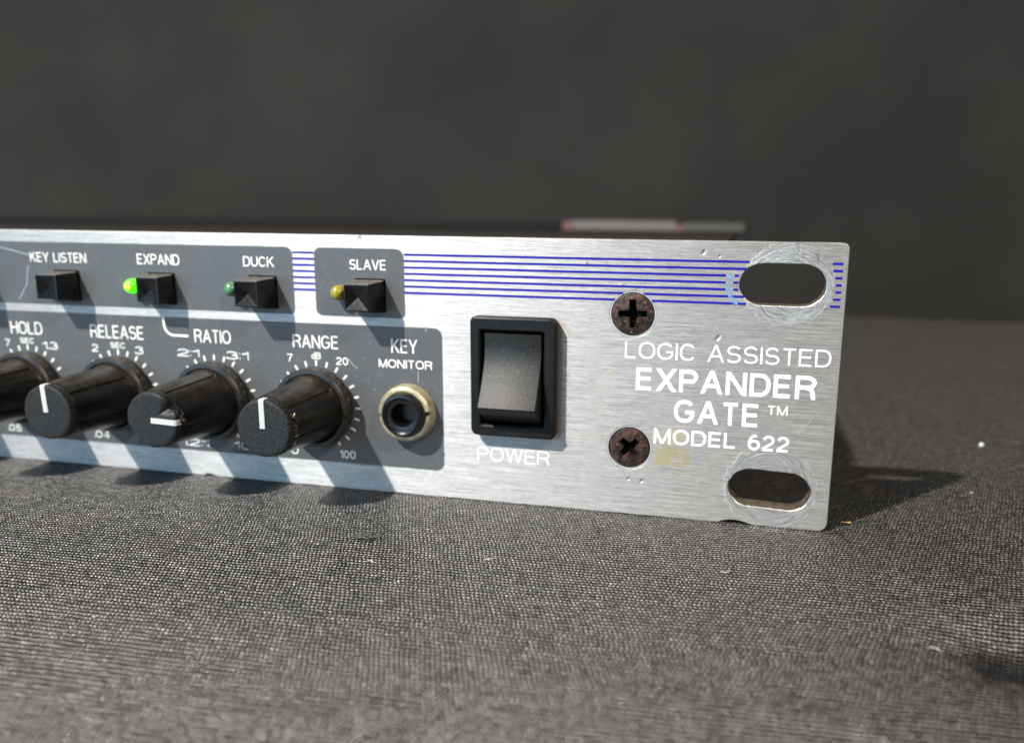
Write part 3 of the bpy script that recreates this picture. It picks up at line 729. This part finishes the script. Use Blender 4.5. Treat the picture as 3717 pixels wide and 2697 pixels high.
link('socket_sleeve', lathe('socket_sleeve', [(-0.7, 1.80), (-0.2, 1.55), (0.2, 1.50), (0.3, 1.5)], 48, cap=False), mat_simple('tinned_contact', (0.14, 0.13, 0.12), 0.3, 1.0), jack)

# power switch
bez = slab('switch_bezel', [rrect(-56.72, -42.55, 11.93, 31.45, 1.1, 5), rrect(-54.95, -44.55, 13.85, 29.15, 0.15, 2)[::-1]], -2.0, 0.0, 0.35)
bezel = link('switch_bezel', bez, M_SWITCH, unit)
link('switch_well', box_mesh('switch_well', -55.4, -44.1, 1.5, 2.2, 13.4, 29.6, 0), M_HOLE_SHADE, bezel)
def rocker():
    xl, xr = -54.42, -45.02; prof = []
    N = 26
    for i in range(N + 1):
        t = i / N; z = 28.75 - 11.35 * t; y = -1.55 + 0.25 * math.sin(PI * min(1, t * 1.6)) * (1 - t) - 3.85 * max(0, (t - 0.18) / 0.82) ** 1.75
        prof.append((y, z))
    prof += [(-5.32, 17.15), (-5.15, 16.95), (-1.2, 14.3), (1.4, 14.3), (1.4, 28.75)]
    vs, fs = [], []
    m = len(prof); bx = [(xl, 0.16), (xl + 0.05, 0.05), (xl + 0.2, 0.0), (xr - 0.2, 0.0), (xr - 0.05, 0.05), (xr, 0.16)]
    for (x, ins) in bx:
        for i, (y, z) in enumerate(prof): vs.append((x, y + (ins if i < N + 2 else 0), z))
    for a in range(len(bx) - 1):
        for i in range(m): j = (i + 1) % m; fs.append((a * m + i, a * m + j, (a + 1) * m + j, (a + 1) * m + i))
    fs.append(tuple(range(m))); fs.append(tuple((len(bx) - 1) * m + i for i in range(m)))
    me = mesh('rocker', vs, fs, None, 30); bm = bmesh.new(); bm.from_mesh(me)
    bmesh.ops.triangulate(bm, faces=[f for f in bm.faces if len(f.verts) > 4]); bmesh.ops.recalc_face_normals(bm, faces=bm.faces); bm.to_mesh(me); bm.free()
    return me
link('rocker', rocker(), M_ROCKER, bezel)

# recessed cross-head screws
def screw(cx, cz, R, rot, arm, dome):
    vs, fs = [], []; NR, NA = 40, 120
    for i in range(NR + 1):
        r = R * i / NR
        for k in range(NA):
            t = 2 * PI * k / NA; x, z = r * sin(t), r * cos(t)
            y = -dome * (1 - (r / R) ** 2.2) + 0.02
            xr, zr = x * cos(rot) + z * sin(rot), -x * sin(rot) + z * cos(rot)
            dd = 0
            for (a, b) in ((xr, zr), (zr, xr)):
                hw = 0.50 + 0.10 * max(0, 1 - abs(a) / arm); e = (hw - abs(b)) / 0.10
                l = (arm - abs(a)) / 0.12
                m = max(0, min(1, e)) * max(0, min(1, l)); dd = max(dd, m * (0.7 + 1.1 * (1 - abs(a) / arm)))
            core = max(0, min(1, (0.95 - r) / 0.3)); dd = max(dd, 1.8 * core)
            y += dd + 0.04 * noise.noise(Vector((x * 1.6 + cx, z * 1.6, cz)))
            if i == NR: y = 0.05
            vs.append((x, y, z))
    for i in range(NR):
        for k in range(NA): j = (k + 1) % NA; fs.append((i * NA + k, i * NA + j, (i + 1) * NA + j, (i + 1) * NA + k))
    b = len(vs); deep = [1 if (sum(vs[q][1] for q in f) / 4 > 0.55 and i_ < (NR - 3) * NA) else 0 for i_, f in enumerate(fs)]
    for k in range(NA): t = 2 * PI * k / NA; vs.append((R * sin(t), 1.2, R * cos(t)))
    for k in range(NA): j = (k + 1) % NA; fs.append((NR * NA + k, NR * NA + j, b + j, b + k))
    bm_me = mesh('cross_head_screw', vs, fs, deep + [0] * NA, 50)
    bm = bmesh.new(); bm.from_mesh(bm_me); bmesh.ops.remove_doubles(bm, verts=bm.verts, dist=1e-7); bmesh.ops.recalc_face_normals(bm, faces=bm.faces)
    for f in bm.faces:
        if f.normal.y > 0.3 and f.calc_center_median().y < 0.0004: f.normal_flip()
    bm.to_mesh(bm_me); bm.free()
    o = link('cross_head_screw', bm_me, [M_RUST, M_HOLE_SHADE], unit, (cx, 0, cz))
    link('screw_seat', lathe('screw_seat', [(-0.02, 3.56), (-0.02, 3.40), (0.45, 3.28), (1.3, 3.26)], 72, cap=False), M_RIM, o)
    link('screw_well', lathe('screw_well', [(1.25, 3.6), (1.3, 0.5)], 24), M_HOLE_SHADE, o)
    return o
screw(-30.9, 32.42, 3.24, 0.03, 2.25, 0.32); screw(-30.85, 11.15, 3.14, rad(44), 1.85, 0.22)

# chassis behind the panel
chassis = link('chassis', box_mesh('chassis', -463, -18.5, PT + 0.02, 262, 2.0, 42.4, 0.6), M_CHASSIS, unit)
link('chassis_lid', box_mesh('chassis_lid', -463.8, -17.7, 6, 263, 42.45, 43.35, 0.3), M_CHASSIS, chassis)

# flat case resting on the back of the unit
case = empty('flat_case', None, (-200, 215, 43.4))
tag(case, 'slim dark case lying across the back of the rack unit with a pale edge label', 'case')
link('case_body', box_mesh('case_body', -230, 186.5, -12, 30, 0.0, 4.7, 0.8), M_CASE, case)
link('label_strip', box_mesh('label_strip', 117, 158.5, -12.4, -11.9, 0.9, 4.6, 0), M_LABEL, case)
link('label_end', box_mesh('label_end', 112.5, 117, -12.45, -11.9, 0.7, 4.3, 0), M_RED, case)
link('label_end', box_mesh('label_end', 158.5, 161.5, -12.45, -11.9, 0.7, 3.3, 0), M_RED, case)
link('tape_strip', box_mesh('tape_strip', 161.5, 185.5, -12.35, -11.9, 0.8, 4.2, 0), M_GREEN_TAPE, case)

# lint on the cloth
vs, fs = [], []; rr = random.Random(11)
for q in range(42):
    x = rr.uniform(-150, 60); y = rr.uniform(-66, 110)
    if -130 < x < 1 and -1 < y < 5: continue
    if x < -14 and y > 3: continue
    z = bench_z(x, y) + 0.25; s = rr.uniform(0.06, 0.17); b = len(vs)
    for (dx, dy, dz) in ((1, 0, 0), (-1, 0, 0), (0, 1, 0), (0, -1, 0), (0, 0, 1), (0, 0, -1)): vs.append((x + dx * s * rr.uniform(.6, 1.6), y + dy * s, z + dz * s))
    for f in ((0, 2, 4), (2, 1, 4), (1, 3, 4), (3, 0, 4), (2, 0, 5), (1, 2, 5), (3, 1, 5), (0, 3, 5)): fs.append(tuple(b + k for k in f))
for q in range(9):
    x = rr.uniform(-130, 50); y = rr.uniform(-60, -3); a = rr.uniform(0, PI); b = len(vs); L = rr.uniform(0.5, 2.2); cv = rr.uniform(-.8, .8)
    for k in range(7):
        t = k / 6 - 0.5; a2 = a + cv * t * 2; px = x + L * t * cos(a2); py = y + L * t * sin(a2); z = bench_z(px, py) + 0.28 + 0.25 * (0.25 - t * t)
        for (ox, oz) in ((-1, 0), (1, 0), (0, 1.4)): vs.append((px - sin(a2) * ox * 0.028, py + cos(a2) * ox * 0.028, z + oz * 0.028))
    for k in range(6):
        for m_ in range(3): o_ = (m_ + 1) % 3; fs.append((b + 3 * k + m_, b + 3 * k + o_, b + 3 * k + 3 + o_, b + 3 * k + 3 + m_))
lint = link('lint', mesh('lint', vs, fs), M_LINT); tag(lint, 'tiny pale lint specks scattered over the dark woven cloth', 'lint', kind='stuff')
cr = link('crumb', lathe('crumb', [(-0.45, 0.1), (-0.3, 0.38), (0, 0.46), (0.3, 0.36), (0.45, 0.08)], 12, smooth=80), M_LINT, None, (37.5, 59.5, 0.5))
tag(cr, 'single round white crumb on the dark cloth right of the rack unit', 'crumb')
vs = [(-0.75, -0.06, 0), (0.75, 0.06, 0.02), (0.78, 0.16, 0), (-0.73, 0.05, 0), (-0.75, -0.02, 0.12), (0.76, 0.1, 0.12)]
fb = link('fibre', fix(mesh('fibre', vs, [(0, 1, 5, 4), (1, 2, 5), (2, 3, 4, 5), (3, 0, 4), (0, 3, 2, 1)])), M_FIBRE, None, (3.3, 4.4, 0.25))
tag(fb, 'short amber fibre lying on the cloth beside the lower right corner of the panel', 'fibre')

vs, fs = [], []; rr = random.Random(5)
for q in range(34):
    x0, y0, a = rr.gauss(0, 1.6), rr.gauss(0, 0.5), rr.uniform(-0.7, 0.7); b = len(vs); L = rr.uniform(0.8, 2.6); cv = rr.uniform(-2, 2)
    for k in range(7):
        t = k / 6 - 0.5; a2 = a + cv * t; px = x0 + L * t * cos(a2); py = y0 + L * t * sin(a2); z = 0.25 + rr.uniform(0, .1) + 0.9 * (0.25 - t * t)
        for (ox, oz) in ((-1, 0), (1, 0), (0, 1.4)): vs.append((px - sin(a2) * ox * 0.06, py + cos(a2) * ox * 0.06, z + oz * 0.06))
    for k in range(6):
        for m_ in range(3): o_ = (m_ + 1) % 3; fs.append((b + 3 * k + m_, b + 3 * k + o_, b + 3 * k + 3 + o_, b + 3 * k + 3 + m_))
tf = link('thread_tuft', mesh('thread_tuft', vs, fs), mat_simple('dark_loose_thread', (0.02, 0.02, 0.02), 0.6), None, (-66.3, -20.1, 0))
tag(tf, 'small tangle of dark pulled threads on the cloth in front of the headphone socket', 'tuft of thread')
